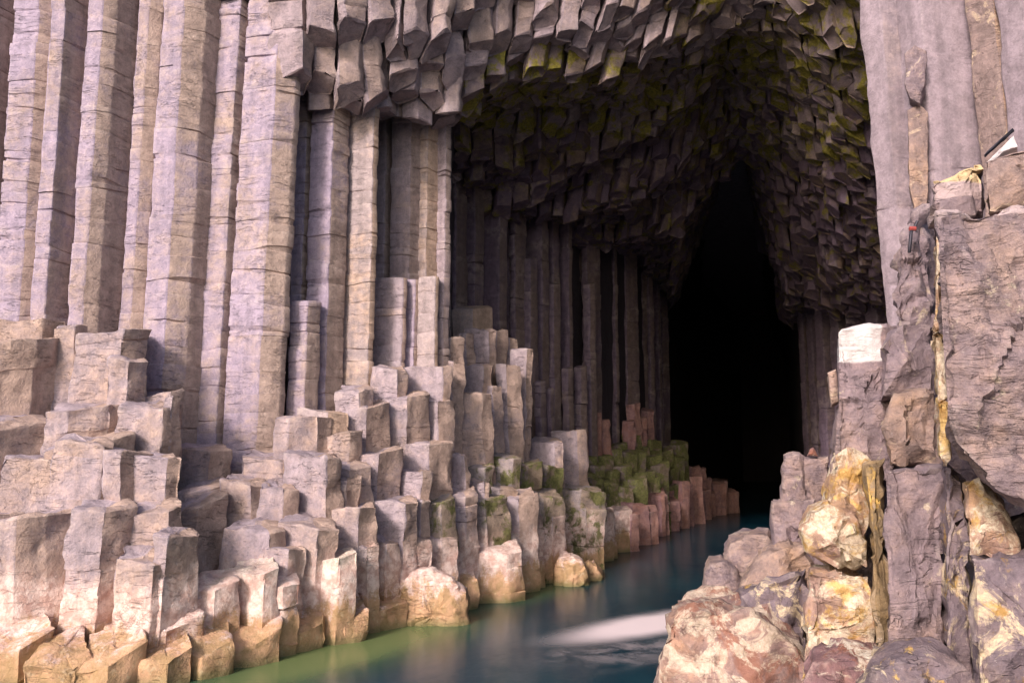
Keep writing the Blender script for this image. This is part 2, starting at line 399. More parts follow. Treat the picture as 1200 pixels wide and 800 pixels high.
# ------------------------------------------------------------------ stepped stumps
# rows: name -> list of (x0, x1, ytop, depth, ridge, material, note)
S, SG, O_, PK = 'stump', 'stump_green', 'ochre', 'pinkish'
rows = {
 'the ledge at the cliff foot': [
  (-20, 67, 371, 20.9, .8, S, ''), (64, 97, 376, 20.7, .6, S, ''), (94, 169, 384, 20.4, .62, S, ''), (164, 209, 459, 20.2, .7, S, '')],
 'the ledge under that': [
  (-40, 68, 393, 19.7, .78, S, 'big lavender block with a pale rim'), (131, 169, 417, 19.6, .5, S, 'small cracked'), (60, 146, 471, 19.0, .8, S, ''), (141, 197, 470, 18.9, .9, S, ''), (194, 209, 462, 19.3, .5, S, '')],
 'the middle tier by the picture edge': [
  (-30, 56, 489, 18.2, .25, S, ''), (58, 150, 509, 18.1, .75, S, 'slanting')],
 'the lower tier by the picture edge': [
  (8, 78, 536, 17.4, .85, S, ''), (66, 127, 514, 17.3, .9, S, 'tan topped'), (124, 174, 526, 17.1, .35, S, ''), (158, 208, 532, 17.3, .8, S, '')],
 'the big tier above the tide band': [
  (-30, 20, 602, 16.6, .5, S, ''), (4, 90, 604, 16.0, .55, S, 'massive slate coloured'), (86, 157, 592, 15.9, .5, S, ''), (152, 208, 592, 16.4, .8, S, ''), (138, 192, 652, 15.4, .7, S, ''), (182, 230, 624, 15.6, .3, S, '')],
 'the tier under the corner column': [
  (207, 267, 522, 21.0, .6, S, ''), (206, 268, 568, 19.6, .6, S, ''), (206, 264, 586, 18.2, .45, S, 'dark sided'), (260, 312, 561, 19.0, .6, S, ''), (285, 342, 534, 20.2, .72, S, ''), (334, 399, 531, 19.6, .70, S, ''), (306, 346, 568, 18.8, .6, S, ''), (384, 431, 541, 20.4, .5, S, ''), (384, 420, 556, 19.7, .6, S, '')],
 'the tier just above the white ledges': [
  (262, 332, 616, 17.4, .8, S, ''), (326, 394, 611, 17.5, .66, S, ''), (390, 440, 594, 18.2, .6, S, ''), (434, 489, 586, 18.8, .72, S, ''), (484, 504, 583, 19.4, .5, S, ''), (500, 533, 584, 19.3, .5, SG, ''), (524, 557, 576, 19.9, .6, S, ''), (553, 592, 582, 19.9, .4, SG, ''), (586, 628, 578, 20.6, .5, S, ''), (566, 606, 569, 21.6, .5, O_, 'cream topped')],
 'the upper tier of the steps': [
  (323, 387, 486, 22.4, .8, S, ''), (350, 405, 478, 22.9, .6, O_, ''), (394, 434, 451, 23.6, .6, S, ''), (383, 422, 506, 22.0, .6, S, ''), (404, 454, 470, 23.0, .5, S, ''), (450, 501, 459, 23.4, .52, S, 'white faced'), (498, 531, 466, 23.6, .46, S, ''), (526, 574, 457, 23.9, .86, S, 'broad flat faced'), (571, 586, 451, 25.0, .4, S, ''), (583, 606, 425, 25.6, .4, S, ''), (601, 622, 407, 26.4, .7, S, '')],
 'the top tier of the steps': [
  (435, 474, 426, 24.8, .8, S, ''), (473, 528, 427, 24.9, .88, S, 'pale rimmed'), (523, 541, 421, 25.6, .4, S, ''), (513, 541, 392, 27.6, .5, S, ''), (539, 552, 388, 28.0, .5, S, ''), (547, 578, 383, 27.6, .85, S, ''), (576, 592, 386, 28.4, .4, S, ''), (589, 603, 394, 28.6, .5, S, ''), (539, 576, 425, 26.0, .8, S, '')],
 'the middle tier of the steps': [
  (420, 468, 526, 21.0, .5, S, ''), (476, 529, 516, 21.6, .5, S, 'square topped'), (467, 503, 552, 20.5, .7, S, ''), (528, 546, 531, 21.9, .75, S, 'slim'), (542, 570, 563, 21.2, .9, S, ''), (545, 577, 544, 22.2, .7, SG, ''), (574, 609, 534, 22.8, .8, SG, 'dome topped'), (606, 633, 541, 23.6, .5, 'green', 'bright green'), (630, 657, 546, 24.4, .4, 'green', ''), (620, 657, 514, 26.4, .8, S, ''), (649, 685, 503, 27.4, .7, S, 'tilted')],
 'the shelf at the water edge': [
  (604, 660, 577, 22.0, .6, SG, ''), (652, 708, 572, 22.9, .5, SG, ''), (530, 610, 636, 19.2, .86, 'stump_white', 'white topped'), (604, 634, 604, 21.2, .6, S, ''), (628, 660, 600, 21.8, .6, S, ''), (656, 706, 592, 22.6, .6, SG, 'hollowed'), (700, 718, 602, 25.5, .5, S, '')],
 'the white ledges': [
  (196, 236, 704, 15.9, .4, 'stump_white', ''), (228, 276, 682, 16.1, .5, 'stump_white', 'whitewashed'), (268, 322, 666, 16.3, .7, 'stump_white', 'creamy'), (312, 350, 680, 16.2, .5, 'stump_white', ''),   (308, 352, 642, 16.9, .6, S, 'pinkish'), (345, 415, 654, 16.9, .8, 'stump_white', 'white stained'), (410, 442, 640, 17.7, .6, S, ''), (438, 468, 632, 18.2, .5, S, ''), (464, 503, 630, 18.5, .5, S, ''), (500, 533, 628, 18.8, .5, S, '')],
 'the orange band at the water': [
  (-30, 48, 742, 14.9, .6, S, ''), (36, 100, 768, 14.5, .7, S, ''), (94, 160, 762, 14.5, .5, S, ''), (118, 170, 738, 15.2, .7, S, ''), (165, 232, 722, 15.6, .5, S, ''), (156, 214, 764, 14.6, .6, S, ''), (210, 268, 748, 15.2, .5, S, ''), (262, 322, 738, 15.8, .6, S, ''), (318, 372, 726, 16.4, .5, S, ''), (368, 420, 712, 16.9, .6, S, ''), (416, 470, 700, 17.5, .5, S, ''), (466, 516, 680, 18.1, .6, S, ''), (512, 552, 672, 18.8, .5, S, '')],
 'the algae shelf inside the cave mouth': [(700, 718, 598, 30, .5, S, 'pink'), (716, 738, 596, 29, .5, S, 'pink')],
}
gr = random.Random(5)
green = []
for lay in (0, 1):
    x = 726 + lay * 5
    while x < 850:
        w_ = gr.uniform(10, 27) * (1 - (x - 726) / 300)
        yb_ = interp(x, [(712, 602), (750, 590), (790, 570), (820, 566), (853, 584)]) - lay * 13 + gr.uniform(-12, 10)
        rows['the algae shelf inside the cave mouth'].append((x, x + w_, yb_, 30 + lay * 40, gr.uniform(.3, .7), PK, ''))
        x += w_ * .93
for rowi, (ya, yb, da, db, n) in enumerate([(512, 520, 34.5, 42.5, 9), (528, 530, 31.5, 40.5, 9), (548, 545, 28.5, 38, 9), (566, 562, 26.5, 35, 8)]):
    xa, xb = (676 - rowi * 6, 800 - rowi * 4)
    for k in range(n):
        t = k / n; x = lerp(xa, xb, t) + gr.uniform(-2, 2); w = (xb - xa) / n * gr.uniform(.95, 1.25)
        green.append((x, x + w, lerp(ya, yb, t) + gr.uniform(-7, 7), lerp(da, db, t) + gr.uniform(-.4, .4), gr.uniform(.3, .7), 'green', ''))
rows['the green algae covered steps'] = green
rows['the little steps against the dark wall'] = [(680, 694, 457, 40.5, .5, PK, ''), (700, 712, 490, 40, .5, PK, ''), (676, 690, 492, 38.5, .5, PK, ''), (690, 702, 483, 39.5, .5, PK, ''), (738, 748, 472, 44, .5, PK, ''), (746, 756, 488, 44.5, .5, PK, ''), (755, 764, 479, 47, .5, PK, ''), (733, 742, 492, 43, .5, PK, '')]
SH0 = [(-400, 13.4), (0, 14.0), (200, 14.9), (400, 16.6), (550, 18.6), (650, 21.6), (708, 22.6), (735, 29), (760, 34), (853, 55)]
SH1 = [(-400, 13.6), (0, 14.2), (200, 15.2), (300, 16.7), (400, 18.6), (500, 21.2), (550, 22.8), (600, 24.6), (650, 27.2), (708, 31.5), (750, 37), (800, 46), (853, 57)]
def back(u): return interp(u, [(-400, 22.6), (335, 23.6), (342, 27.5), (527, 29), (560, 35), (655, 40), (748, 47), (783, 57), (800, 66), (860, 100)])
def back1(u): return interp(u, [(-400, 22.6), (335, 22.9), (342, 23.5), (440, 24.6), (527, 26.2), (560, 33), (655, 40), (748, 47), (783, 57), (800, 66), (860, 100)])
def remap(u, d):
    a = interp(u, SH0); b_ = back(u); s_ = max(0, min(1, (d - a) / (b_ - a)))
    return d if d > b_ else lerp(interp(u, SH1), back1(u), s_)
si = 0
for rn, lst in rows.items():
    lst.sort(key=lambda e: e[0] + e[1])
    for k, (x0, x1, yt, Y, r, mt, note) in enumerate(lst):
        rr = random.Random(300 + si); si += 1
        um = (x0 + x1) / 2; Y = remap(um, Y) + (3.2 if rn.startswith('the green algae') else 0)
        if rn.startswith('the algae shelf'): Y = interp(um, SH1) - .1 + rr.uniform(0, 1.6) + (1.6 if Y > 60 else 0)
        zt = zat(yt, Y); w = (x1 - x0) / 1000 * Y
        orange = rn.startswith('the orange')
        r2 = None
        if r > .75: r = r * .9; 
        if w > 1.0 and rr.random() < .5 and r > .5: r2 = r; r = r * .35
        o = prism('basalt_stump', colpoly(x0 - (9 if orange else 4), x1 + (9 if orange else 4), min(790, yt + 40), Y, r, rr.uniform(.2, .5), rr.uniform(.35, .7), rr.uniform(.85, 1.2), r2, .05),
                  -.9, zt, M[mt], seg=rr.choice((1.1, 2.2, 3.5)), vs=.13 if Y < 20 else .17 if Y < 30 else .24, groove=.018, jit=.010 if not orange else .03, amp=.06 if not orange else .09, nscale=1.3,
                  tilt=(rr.uniform(-.2, .2), rr.uniform(-.02, .25) + (.3 if orange else 0)), rnd=rr.uniform(.015, .06) * (1.8 if orange else 1), rr=rr, hard=.55, lean=(rr.uniform(-.05, .05), 0), zref=zt,
                  taper=rr.uniform(0, .06), step=.035)
        adj = note or (('wide' if w > 1.1 else 'narrow' if w < .55 else 'mid sized') + {'stump': ' grey', 'stump_white': ' white', 'stump_green': ' green stained', 'ochre': ' tan', 'pinkish': ' reddish', 'green': ' mossy'}[mt])
        tag(o, f'{adj} stump, {ordw(k + 1)} from left on {rn}', 'rock stump', 'rock stumps on ' + rn)

# ------------------------------------------------------------------ cave roof and overhang: one plan of cells, hanging prisms
KN = {  # photo column -> (depth, height in the picture of the lowest rock there)
 335: [(19.5, -400), (21.2, -20), (21.9, 60), (22.6, 105), (23.2, 130), (26, 130)],
 430: [(20, -400), (21.8, -60), (22.5, 20), (23.1, 85), (23.8, 138), (26, 140)],
 520: [(20, -400), (22.8, -60), (23.6, 10), (24.3, 60), (25.1, 138), (29, 150), (30.2, 150), (31.2, 205), (33, 218), (36, 240)],
 600: [(20, -500), (23.8, -100), (24.8, -20), (26.0, 72), (28.5, 108), (31.2, 132), (31.9, 198), (33.6, 206), (34.3, 250), (38, 258)],
 700: [(20, -500), (24, -120), (25.2, -30), (27, 75), (31, 118), (32.6, 128), (33.4, 182), (35.5, 190), (36.4, 246), (40, 255), (41, 285), (48, 300)],
 790: [(20, -500), (24, -120), (25.5, -40), (27.8, 50), (31.5, 90), (32.4, 135), (35.5, 150), (36.6, 205), (40, 215), (41.2, 265), (46, 290), (52, 335), (60, 355), (70, 400)],
 850: [(20, -500), (24, -120), (25.8, -40), (28.5, 35), (31.5, 72), (33.5, 62), (36, 95), (38, 160), (42, 205), (46, 190), (56, 200), (70, 220)],
 880: [(20, -500), (24, -120), (25.8, -40), (28.5, 30), (32, 80), (36, 135), (41, 176), (44, 165), (54, 175), (70, 200)],
 925: [(20, -500), (24, -120), (25.8, -40), (28.5, 45), (33, 115), (38, 210), (43, 290), (47, 345), (54, 360), (70, 400)],
 985: [(20, -200), (24, -40), (27, 60), (31, 160), (35, 250), (39, 320), (44, 368), (54, 380), (70, 410)],
 1060: [(20, -150), (24, 20), (27, 120), (31, 230), (35, 310), (39, 360), (44, 385), (54, 390), (70, 410)],
}
KZ = [(u, [(Y, zat(py, Y)) for Y, py in t]) for u, t in KN.items()]
def zroof(X, Y):
    u = 600 + F * X / (Y * CT + 8 * ST)
    if u <= KZ[0][0]: return interp(Y, KZ[0][1])
    for (u0, t0), (u1, t1) in zip(KZ, KZ[1:]):
        if u <= u1: return lerp(interp(Y, t0), interp(Y, t1), (u - u0) / (u1 - u0))
    return interp(Y, KZ[-1][1])
def wall_y(u):  # depth of the left inner wall
    return interp(u, [(525, 28.3), (527, 33.4), (560, 35), (617, 37), (655, 39.5), (704, 42.5), (748, 47.5), (783, 57), (800, 66)])
cr_ = random.Random(11); sites = []
def csize(u, Y): return interp(u, [(335, .86), (560, .78), (660, .68), (780, .56), (1070, .54)]) * (1 if Y < 40 else 1.15)
Yv = 21.0
while Yv < 60:
    Xv = (325 - 600) / 1000 * Yv
    while Xv < (1085 - 600) / 1000 * Yv:
        u = 600 + 1000 * Xv / Yv; s = csize(u, Yv)
        sites.append(Vector((Xv + cr_.uniform(-.22, .22) * s, Yv + cr_.uniform(-.22, .22) * s + (s * .45 if len(sites) % 2 else 0))))
        Xv += s
    Yv += csize(700, Yv) * .93
def clipcell(i):
    c = sites[i]; P = [c + Vector((math.cos(k * math.pi / 6), math.sin(k * math.pi / 6))) * 1.0 for k in range(12)]
    for j, q in enumerate(sites):
        if j == i: continue
        d = q - c; L2 = d.length_squared
        if L2 > 4 or L2 < 1e-6: continue
        m_ = c + d * .5; out = []
        for a, b in zip(P, P[1:] + P[:1]):
            da = (a - m_).dot(d); db = (b - m_).dot(d)
            if da <= 0: out.append(a)
            if (da <= 0) != (db <= 0): out.append(a.lerp(b, da / (da - db)))
        P = out
        if len(P) < 3: return None
    # drop tiny edges
    Q = []
    for p in P:
        if not Q or (p - Q[-1]).length > .10: Q.append(p)
    if len(Q) > 3 and (Q[0] - Q[-1]).length < .10: Q.pop()
    return Q if len(Q) >= 3 else None
roofs = []
for i, c in enumerate(sites):
    u = 600 + 1000 * c.x / (c.y * CT + 1.2)
    if u < 338 or u > 1085: continue
    if u < 527 and c.y > interp(u, [(335, 24.6), (440, 25.2), (445, 26.6), (527, 27)]): continue
    if u >= 527 and c.y > wall_y(u) + .8: continue
    z = zroof(c.x, c.y)
    if z > 22.5: continue
    P = clipcell(i)
    if not P: continue
    rr = random.Random(1000 + i)
    z += rr.gauss(0, .17 if u > 540 else .12)
    lx = interp(u, [(520, 0), (640, .12), (740, .42), (840, .30), (900, -.05), (1050, -.25)]) * interp(c.y, [(26, 1), (34, .35)]) + rr.gauss(0, .06)
    ly = -.12 + rr.gauss(0, .06)
    px, py = proj(Vector((c.x, c.y, z)))
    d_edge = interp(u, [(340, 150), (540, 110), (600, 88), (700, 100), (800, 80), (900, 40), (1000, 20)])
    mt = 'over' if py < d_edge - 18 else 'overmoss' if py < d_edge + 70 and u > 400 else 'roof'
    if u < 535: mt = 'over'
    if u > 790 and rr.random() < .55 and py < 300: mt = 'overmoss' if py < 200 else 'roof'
    cen = sum(P, Vector((0, 0))) / len(P)
    sh = .962
    P = [cen + (p - cen) * sh for p in P]
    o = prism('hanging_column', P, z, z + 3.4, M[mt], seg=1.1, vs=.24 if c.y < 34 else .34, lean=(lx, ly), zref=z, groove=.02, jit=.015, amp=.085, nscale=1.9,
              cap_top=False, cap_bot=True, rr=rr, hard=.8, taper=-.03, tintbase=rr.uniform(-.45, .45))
    # slanted broken end
    gx = (zroof(c.x + .4, c.y) - zroof(c.x - .4, c.y)) / .8; gy = (zroof(c.x, c.y + .4) - zroof(c.x, c.y - .4)) / .8
    tx, ty = max(-.7, min(.7, gx * .6)) + rr.gauss(0, .22), max(-.45, min(.4, gy * .4)) + rr.gauss(0, .25)
    for v in o.data.vertices:
        if v.co.z < .9: v.co.z += (tx * v.co.x + ty * v.co.y) * (1 - v.co.z / .9)
    roofs.append(o)

# ------------------------------------------------------------------ rocks traced as rounded blocks
def rock(name, outline, Y, T, mat, rnd=.18, bulge=.12, amp=.06, nscale=1.4, vs=.12, lean=0.0, hard=.5, parent=None, shrink=.12, skew=None, ang=34, step=.045):
    if rnd > .25: step = .02
    if T < .7: step = .01
    vs = vs * .85
    """outline in photo pixels, standing at depth Y (front), T metres deep"""
    P2 = [Vector((at(x, y, Y).x, at(x, y, Y).z)) for x, y in outline]
    area = sum(a.x * b.y - b.x * a.y for a, b in zip(P2, P2[1:] + P2[:1]))
    if area < 0: P2.reverse()
    pts = [p for p, _ in resample(P2, vs, cham=.0)]
    c = sum(pts, Vector((0, 0))) / len(pts); N = len(pts)
    size = max((p - c).length for p in pts)
    if skew is None: skew = c.x / Y * .92
    bm = bmesh.new(); tl = bm.faces.layers.float.new('tint')
    lv = [(1 - shrink, T)]
    k = max(2, int(T / (vs * 1.6)))
    for j in range(1, k): lv.append((1 - shrink * (1 - j / k) ** 2, T + (rnd - T) * j / k))
    for j in range(0, 4):
        a = j / 3 * math.pi / 2
        lv.append((1 - rnd / size * (1 - math.cos(a)), rnd * (1 - math.sin(a))))
    s0 = lv[-1][0]; k2 = max(3, int(size * s0 / (vs * 1.1)))
    for j in range(1, k2): s = s0 * (1 - j / k2); lv.append((s, -bulge * (1 - (s / s0) ** 2)))
    rings = []
    for s, v in lv:
        rings.append([bm.verts.new((c.x + (p.x - c.x) * s + skew * v, Y + v + lean * (p.y - c.y) * s, c.y + (p.y - c.y) * s)) for p in pts])
    for a, b in zip(rings, rings[1:]):
        for i in range(N):
            f = bm.faces.new((a[i], a[(i + 1) % N], b[(i + 1) % N], b[i])); f[tl] = .5
    cv = bm.verts.new((c.x, Y - bulge, c.y))
    for i in range(N):
        f = bm.faces.new((rings[-1][i], rings[-1][(i + 1) % N], cv)); f[tl] = .5
    bm.faces.new(list(reversed(rings[0])))
    bmesh.ops.recalc_face_normals(bm, faces=bm.faces)
    return finish(name, bm, mat, (amp, nscale, hard, step), ang=ang, parent=parent)

def thing(o, label, cat='rock', group=None): tag(o, label, cat, group); return o
NG = 'near rocks by the path'
# tall smooth columns to the right of the cave
for i, (x0, x1, xt, r, Y, zt, lb) in enumerate([
    (1030, 1079, -16, .45, 16.2, 15.5, 'smooth lavender column edge standing right against the dark cave roof'),
    (1074, 1168, -10, .30, 15.6, 15.5, 'wide smooth lavender column behind the painted yellow sunlit face'),
    (1160, 1215, -16, .5, 14.8, 15.5, 'tan upright column behind the black diagonal rail'),
    (1196, 1262, -10, .4, 14.2, 15.5, 'lavender column cut by the right picture edge')]):
    poly = colpoly(x0, x1, 250, Y, r, .5, .35, .9)
    o = prism('basalt_column', poly, -.5, zt, M['right' if i != 2 else 'near_tan'], seg=3.5, vs=.13, vz=.16, lean=(xt / 250 * .16 * 1.2 - .012, 0), zref=8, groove=.015, jit=.006, amp=.06, nscale=.9, rr=random.Random(600 + i), hard=.15)
    tag(o, lb, 'rock column', 'smooth columns right of the cave')
o = rock('rock_chip', [(1060, 62), (1072, 52), (1086, 58), (1085, 95), (1078, 122), (1066, 116), (1060, 98)], 15.35, .5, M['near'], .05, .05, .04, 3, .06); thing(o, 'loose grey chip stuck high on the smooth lavender column')
o = rock('rock_flake', [(1063, 128), (1078, 120), (1088, 130), (1089, 205), (1086, 255), (1074, 258), (1065, 215)], 15.5, .5, M['near_tan'], .06, .02, .02, 3, .07); thing(o, 'long rounded tan flake on the smooth lavender column')

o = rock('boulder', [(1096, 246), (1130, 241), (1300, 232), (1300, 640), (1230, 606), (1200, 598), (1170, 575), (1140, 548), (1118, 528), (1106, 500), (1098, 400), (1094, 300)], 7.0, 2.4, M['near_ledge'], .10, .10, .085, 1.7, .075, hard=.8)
thing(o, 'huge wrinkled brown grey rock face filling the right picture edge', 'boulder')
o = rock('boulder', [(1153, 183), (1190, 168), (1300, 150), (1300, 250), (1156, 250), (1152, 215)], 7.8, 1.6, M['near_tan'], .06, .08, .05, 1.8, .075); thing(o, 'tan block resting above the thin pale pink ledge', 'boulder')
o = rock('handrail', [(1152, 181), (1187, 149), (1190, 152), (1154, 185)], 8.6, .05, M['iron'], .01, .0, .0, 3, .06, hard=0, shrink=0)
thing(o, 'short black diagonal rail above the tan block', 'handrail')
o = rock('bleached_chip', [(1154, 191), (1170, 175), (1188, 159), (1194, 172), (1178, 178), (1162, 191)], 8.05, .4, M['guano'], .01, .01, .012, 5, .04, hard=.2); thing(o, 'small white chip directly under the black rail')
o = rock('boulder', [(1092, 205), (1100, 204), (1154, 184), (1156, 250), (1092, 256)], 8.2, 1.4, M['ivory'], .04, .05, .04, 2, .07); thing(o, 'squat grey block with sunlight painted yellow on its upper face', 'boulder')
o = rock('boulder', [(1058, 262), (1070, 246), (1096, 240), (1102, 300), (1102, 388), (1052, 390), (1050, 330)], 10.0, 1.6, M['near'], .08, .05, .14, 2.2, .075, hard=.9); thing(o, 'rubbly grey rock with white specks below the red tipped post', 'boulder')
o = rock('boulder', [(1098, 262), (1108, 258), (1112, 548), (1104, 548), (1094, 400)], 7.6, .8, M['near_gold'], .03, .02, .02, 3, .06); thing(o, 'thin pale tan sliver of rock beside the huge wrinkled face', 'rock')
# the column with the white head
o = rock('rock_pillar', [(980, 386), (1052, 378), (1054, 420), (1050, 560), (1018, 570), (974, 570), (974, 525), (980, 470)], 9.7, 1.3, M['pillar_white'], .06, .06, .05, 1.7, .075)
thing(o, 'purple grey pillar with a brilliant white head beside the dark cave', 'rock pillar')
o = rock('boulder', [(969, 436), (980, 432), (986, 470), (974, 476)], 9.9, .5, M['near_tan'], .03, .02, .02, 3, .05); thing(o, 'small tan knob jutting from the white headed pillar')
o = rock('boulder', [(1030, 405), (1040, 386), (1058, 376), (1092, 378), (1096, 400), (1094, 460), (1030, 470)], 9.2, 1.2, M['near'], .12, .12, .05, 1.7, .075); thing(o, 'rounded purple block beside the white headed pillar', 'boulder')
o = rock('rock_pillar', [(1046, 458), (1098, 455), (1106, 500), (1110, 548), (1040, 550), (1040, 480)], 8.9, 1.2, M['near_tan'], .05, .08, .06, 2, .07, hard=.6); thing(o, 'sunlit orange tan pillar face above the striated block', 'rock pillar')
o = rock('rock_pillar', [(1034, 546), (1112, 543), (1112, 600), (1106, 700), (1108, 800), (1040, 800), (1040, 700)], 8.4, 1.5, M['near'], .05, .06, .055, 2.0, .07, hard=.6); thing(o, 'purple brown pillar with fine sideways ridges under the tan face', 'rock pillar')
o = rock('rock_pillar', [(1106, 540), (1134, 560), (1140, 640), (1150, 800), (1108, 800), (1104, 640)], 8.1, 1.0, M['near_patch'], .06, .06, .05, 2.2, .07); thing(o, 'narrow gold stained pillar between striated and patchy rocks', 'rock pillar')
o = rock('boulder', [(1128, 566), (1148, 560), (1176, 590), (1194, 630), (1196, 660), (1134, 655)], 7.7, 1.1, M['near_gold'], .05, .06, .05, 2.2, .07); thing(o, 'golden brown wedge tucked under the huge wrinkled face', 'boulder')
o = rock('boulder', [(1134, 652), (1198, 652), (1240, 620), (1300, 620), (1300, 830), (1140, 830)], 7.3, 1.6, M['near_patch'], .10, .14, .08, 1.8, .075); thing(o, 'purple rock blotched with cream lichen at the lower right corner', 'boulder')
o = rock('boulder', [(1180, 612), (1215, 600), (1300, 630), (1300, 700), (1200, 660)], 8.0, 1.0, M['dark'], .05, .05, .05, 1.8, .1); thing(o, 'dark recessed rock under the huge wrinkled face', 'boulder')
# golden area
o = rock('rock_slab', [(1012, 540), (1038, 535), (1040, 620), (1046, 700), (1056, 790), (1030, 795), (1022, 700), (1016, 620)], 8.8, .9, M['gold_slab'], .05, .05, .04, 1.8, .065); thing(o, 'tall golden brown slab leaning between two pillars', 'rock slab')
o = rock('boulder', [(976, 530), (1000, 524), (1018, 540), (1020, 640), (985, 650), (966, 610), (970, 575)], 9.5, 1.2, M['near_gold'], .10, .10, .09, 2, .07, hard=.7); thing(o, 'knobbly golden lichen rock right under the white headed pillar', 'boulder')
o = rock('boulder', [(934, 620), (945, 596), (970, 585), (1004, 592), (1024, 640), (1024, 672), (1000, 680), (960, 662), (940, 650)], 9.3, 1.3, M['near_gold'], .16, .16, .06, 1.6, .07); thing(o, 'rounded orange yellow boulder midway down the near rocks', 'boulder')
o = rock('rock_pillar', [(946, 668), (1022, 674), (1024, 740), (1030, 800), (940, 800), (944, 720)], 9.1, 1.3, M['near_gold'], .05, .06, .07, 2, .07, hard=.7); thing(o, 'cream and gold crusted pillar under the orange boulder', 'rock pillar')
# grey blocks towards the water
o = rock('boulder', [(920, 534), (930, 531), (972, 533), (978, 600), (974, 640), (912, 640), (914, 590)], 13.2, 1.6, M['near'], .10, .08, .06, 1.2, .10); thing(o, 'upright grey block under the tiny pink stone', 'boulder')
o = rock('boulder', [(904, 588), (955, 584), (975, 600), (975, 660), (906, 660)], 12.4, 1.4, M['near'], .08, .08, .06, 1.2, .10); thing(o, 'low square grey block beside the orange yellow boulder', 'boulder')
o = rock('boulder', [(843, 650), (852, 634), (872, 625), (902, 626), (920, 650), (922, 700), (846, 706)], 14.4, 2.0, M['near'], .35, .3, .08, 1.0, .11, hard=.2); thing(o, 'smooth round grey boulder, upper one of two beside the water', 'boulder')
o = rock('boulder', [(822, 672), (830, 658), (848, 655), (866, 668), (876, 720), (872, 760), (826, 760)], 13.6, 1.8, M['near'], .32, .28, .07, 1.0, .11, hard=.2); thing(o, 'smooth round grey boulder, lower one of two beside the water', 'boulder')
o = rock('boulder', [(866, 678), (890, 652), (925, 632), (948, 634), (962, 664), (955, 690), (900, 712), (864, 720)], 11.6, 1.6, M['near_tan'], .2, .18, .07, 1.3, .09); thing(o, 'sloping brown boulder between round grey and orange boulders', 'boulder')
o = rock('boulder', [(862, 690), (900, 680), (946, 668), (952, 720), (950, 800), (850, 800), (852, 730)], 10.8, 1.5, M['near_patch'], .12, .15, .10, 1.5, .09); thing(o, 'dark faced craggy rock left of the cream crusted pillar', 'boulder')
o = rock('boulder', [(766, 800), (770, 760), (776, 730), (792, 714), (820, 710), (862, 712), (905, 730), (935, 752), (955, 780), (958, 860), (766, 860)], 9.9, 2.0, M['near_cream'], .12, .22, .13, 1.4, .085, hard=.9); thing(o, 'large cream and rust red boulder at the bottom by the water', 'boulder')
o = rock('boulder', [(940, 800), (950, 775), (975, 764), (1010, 768), (1040, 775), (1060, 800), (1060, 850), (940, 850)], 8.2, 1.0, M['near_red'], .15, .12, .07, 2, .07); thing(o, 'dark red rough boulder on the bottom picture edge', 'boulder')
o = rock('boulder', [(1000, 812), (1020, 784), (1050, 768), (1095, 768), (1128, 785), (1145, 812), (1145, 860), (1000, 860)], 7.5, 1.0, M['near_patch'], .18, .15, .07, 2, .07); thing(o, 'mottled grey boulder on the bottom picture edge beside the red one', 'boulder')
# boulders low in the water at the far shore
for i, (ol, Y, lb) in enumerate([([(648, 662), (654, 650), (668, 648), (682, 655), (692, 672), (694, 720), (646, 720)], 26.6, 'small rounded orange boulder at the waterline below the shelf'),
        ([(676, 664), (690, 656), (702, 660), (710, 674), (712, 715), (680, 715)], 27.6, 'flat little orange boulder touching the calm water'),
        ([(466, 690), (480, 672), (505, 668), (530, 676), (550, 692), (552, 760), (462, 760)], 20.6, 'orange weed covered boulder below the white ledges'),]):
    o = rock('boulder', ol, Y, 1.4, M['stump'], .2, .2, .09, 1.6, .10, hard=.6)
    thing(o, lb, 'boulder')

o = rock('bedrock', [(990, 430), (1060, 392), (1300, 300), (1300, 900), (940, 900), (950, 700), (985, 600)], 10.6, 3.0, M['near'], .1, .1, .12, 1.2, .14); setting(o)
o = rock('lower_bedrock', [(850, 720), (905, 650), (960, 600), (1060, 600), (1060, 900), (800, 900)], 12.2, 3.0, M['near'], .1, .1, .12, 1.2, .14); setting(o)
# handrail post and small pink stone
e = bpy.data.objects.new('handrail_post', None); col.objects.link(e); e.location = at(1067, 294, 10.3)
tag(e, 'tiny dark post with a red tip against the lavender column', 'post')
def tube(name, a, b, r, mat, parent, n=8):
    bm = bmesh.new(); d = (b - a); q = d.to_track_quat('Z', 'Y').to_matrix()
    rs = []
    for t, k in ((0, .8), (.02, 1), (.98, 1), (1, .8)):
        rs.append([bm.verts.new(a + d * t + q @ Vector((math.cos(i / n * 6.2832), math.sin(i / n * 6.2832), 0)) * r * k) for i in range(n)])
    for x, y in zip(rs, rs[1:]):
        for i in range(n): bm.faces.new((x[i], x[(i + 1) % n], y[(i + 1) % n], y[i]))
    bm.faces.new(rs[-1]); bm.faces.new(list(reversed(rs[0])))
    return finish(name, bm, mat, parent=parent)
Yp = 9.7
tube('shaft', at(1065.5, 296, Yp), at(1068, 270, Yp), .02, M['iron'], e)
tube('red_clamp', at(1066, 268, Yp), at(1073, 268, Yp), .028, M['red'], e)
tube('eye_bolt', at(1072, 266, Yp), at(1075, 259, Yp), .018, M['iron'], e)
o = rock('stone', [(944, 535), (949, 524), (954, 523), (960, 535)], 13.4, .3, M['red'], .03, .03, .01, 3, .05); thing(o, 'tiny pinkish red stone on top of the upright grey block', 'stone')
o.data.materials[0] = M['near_red']

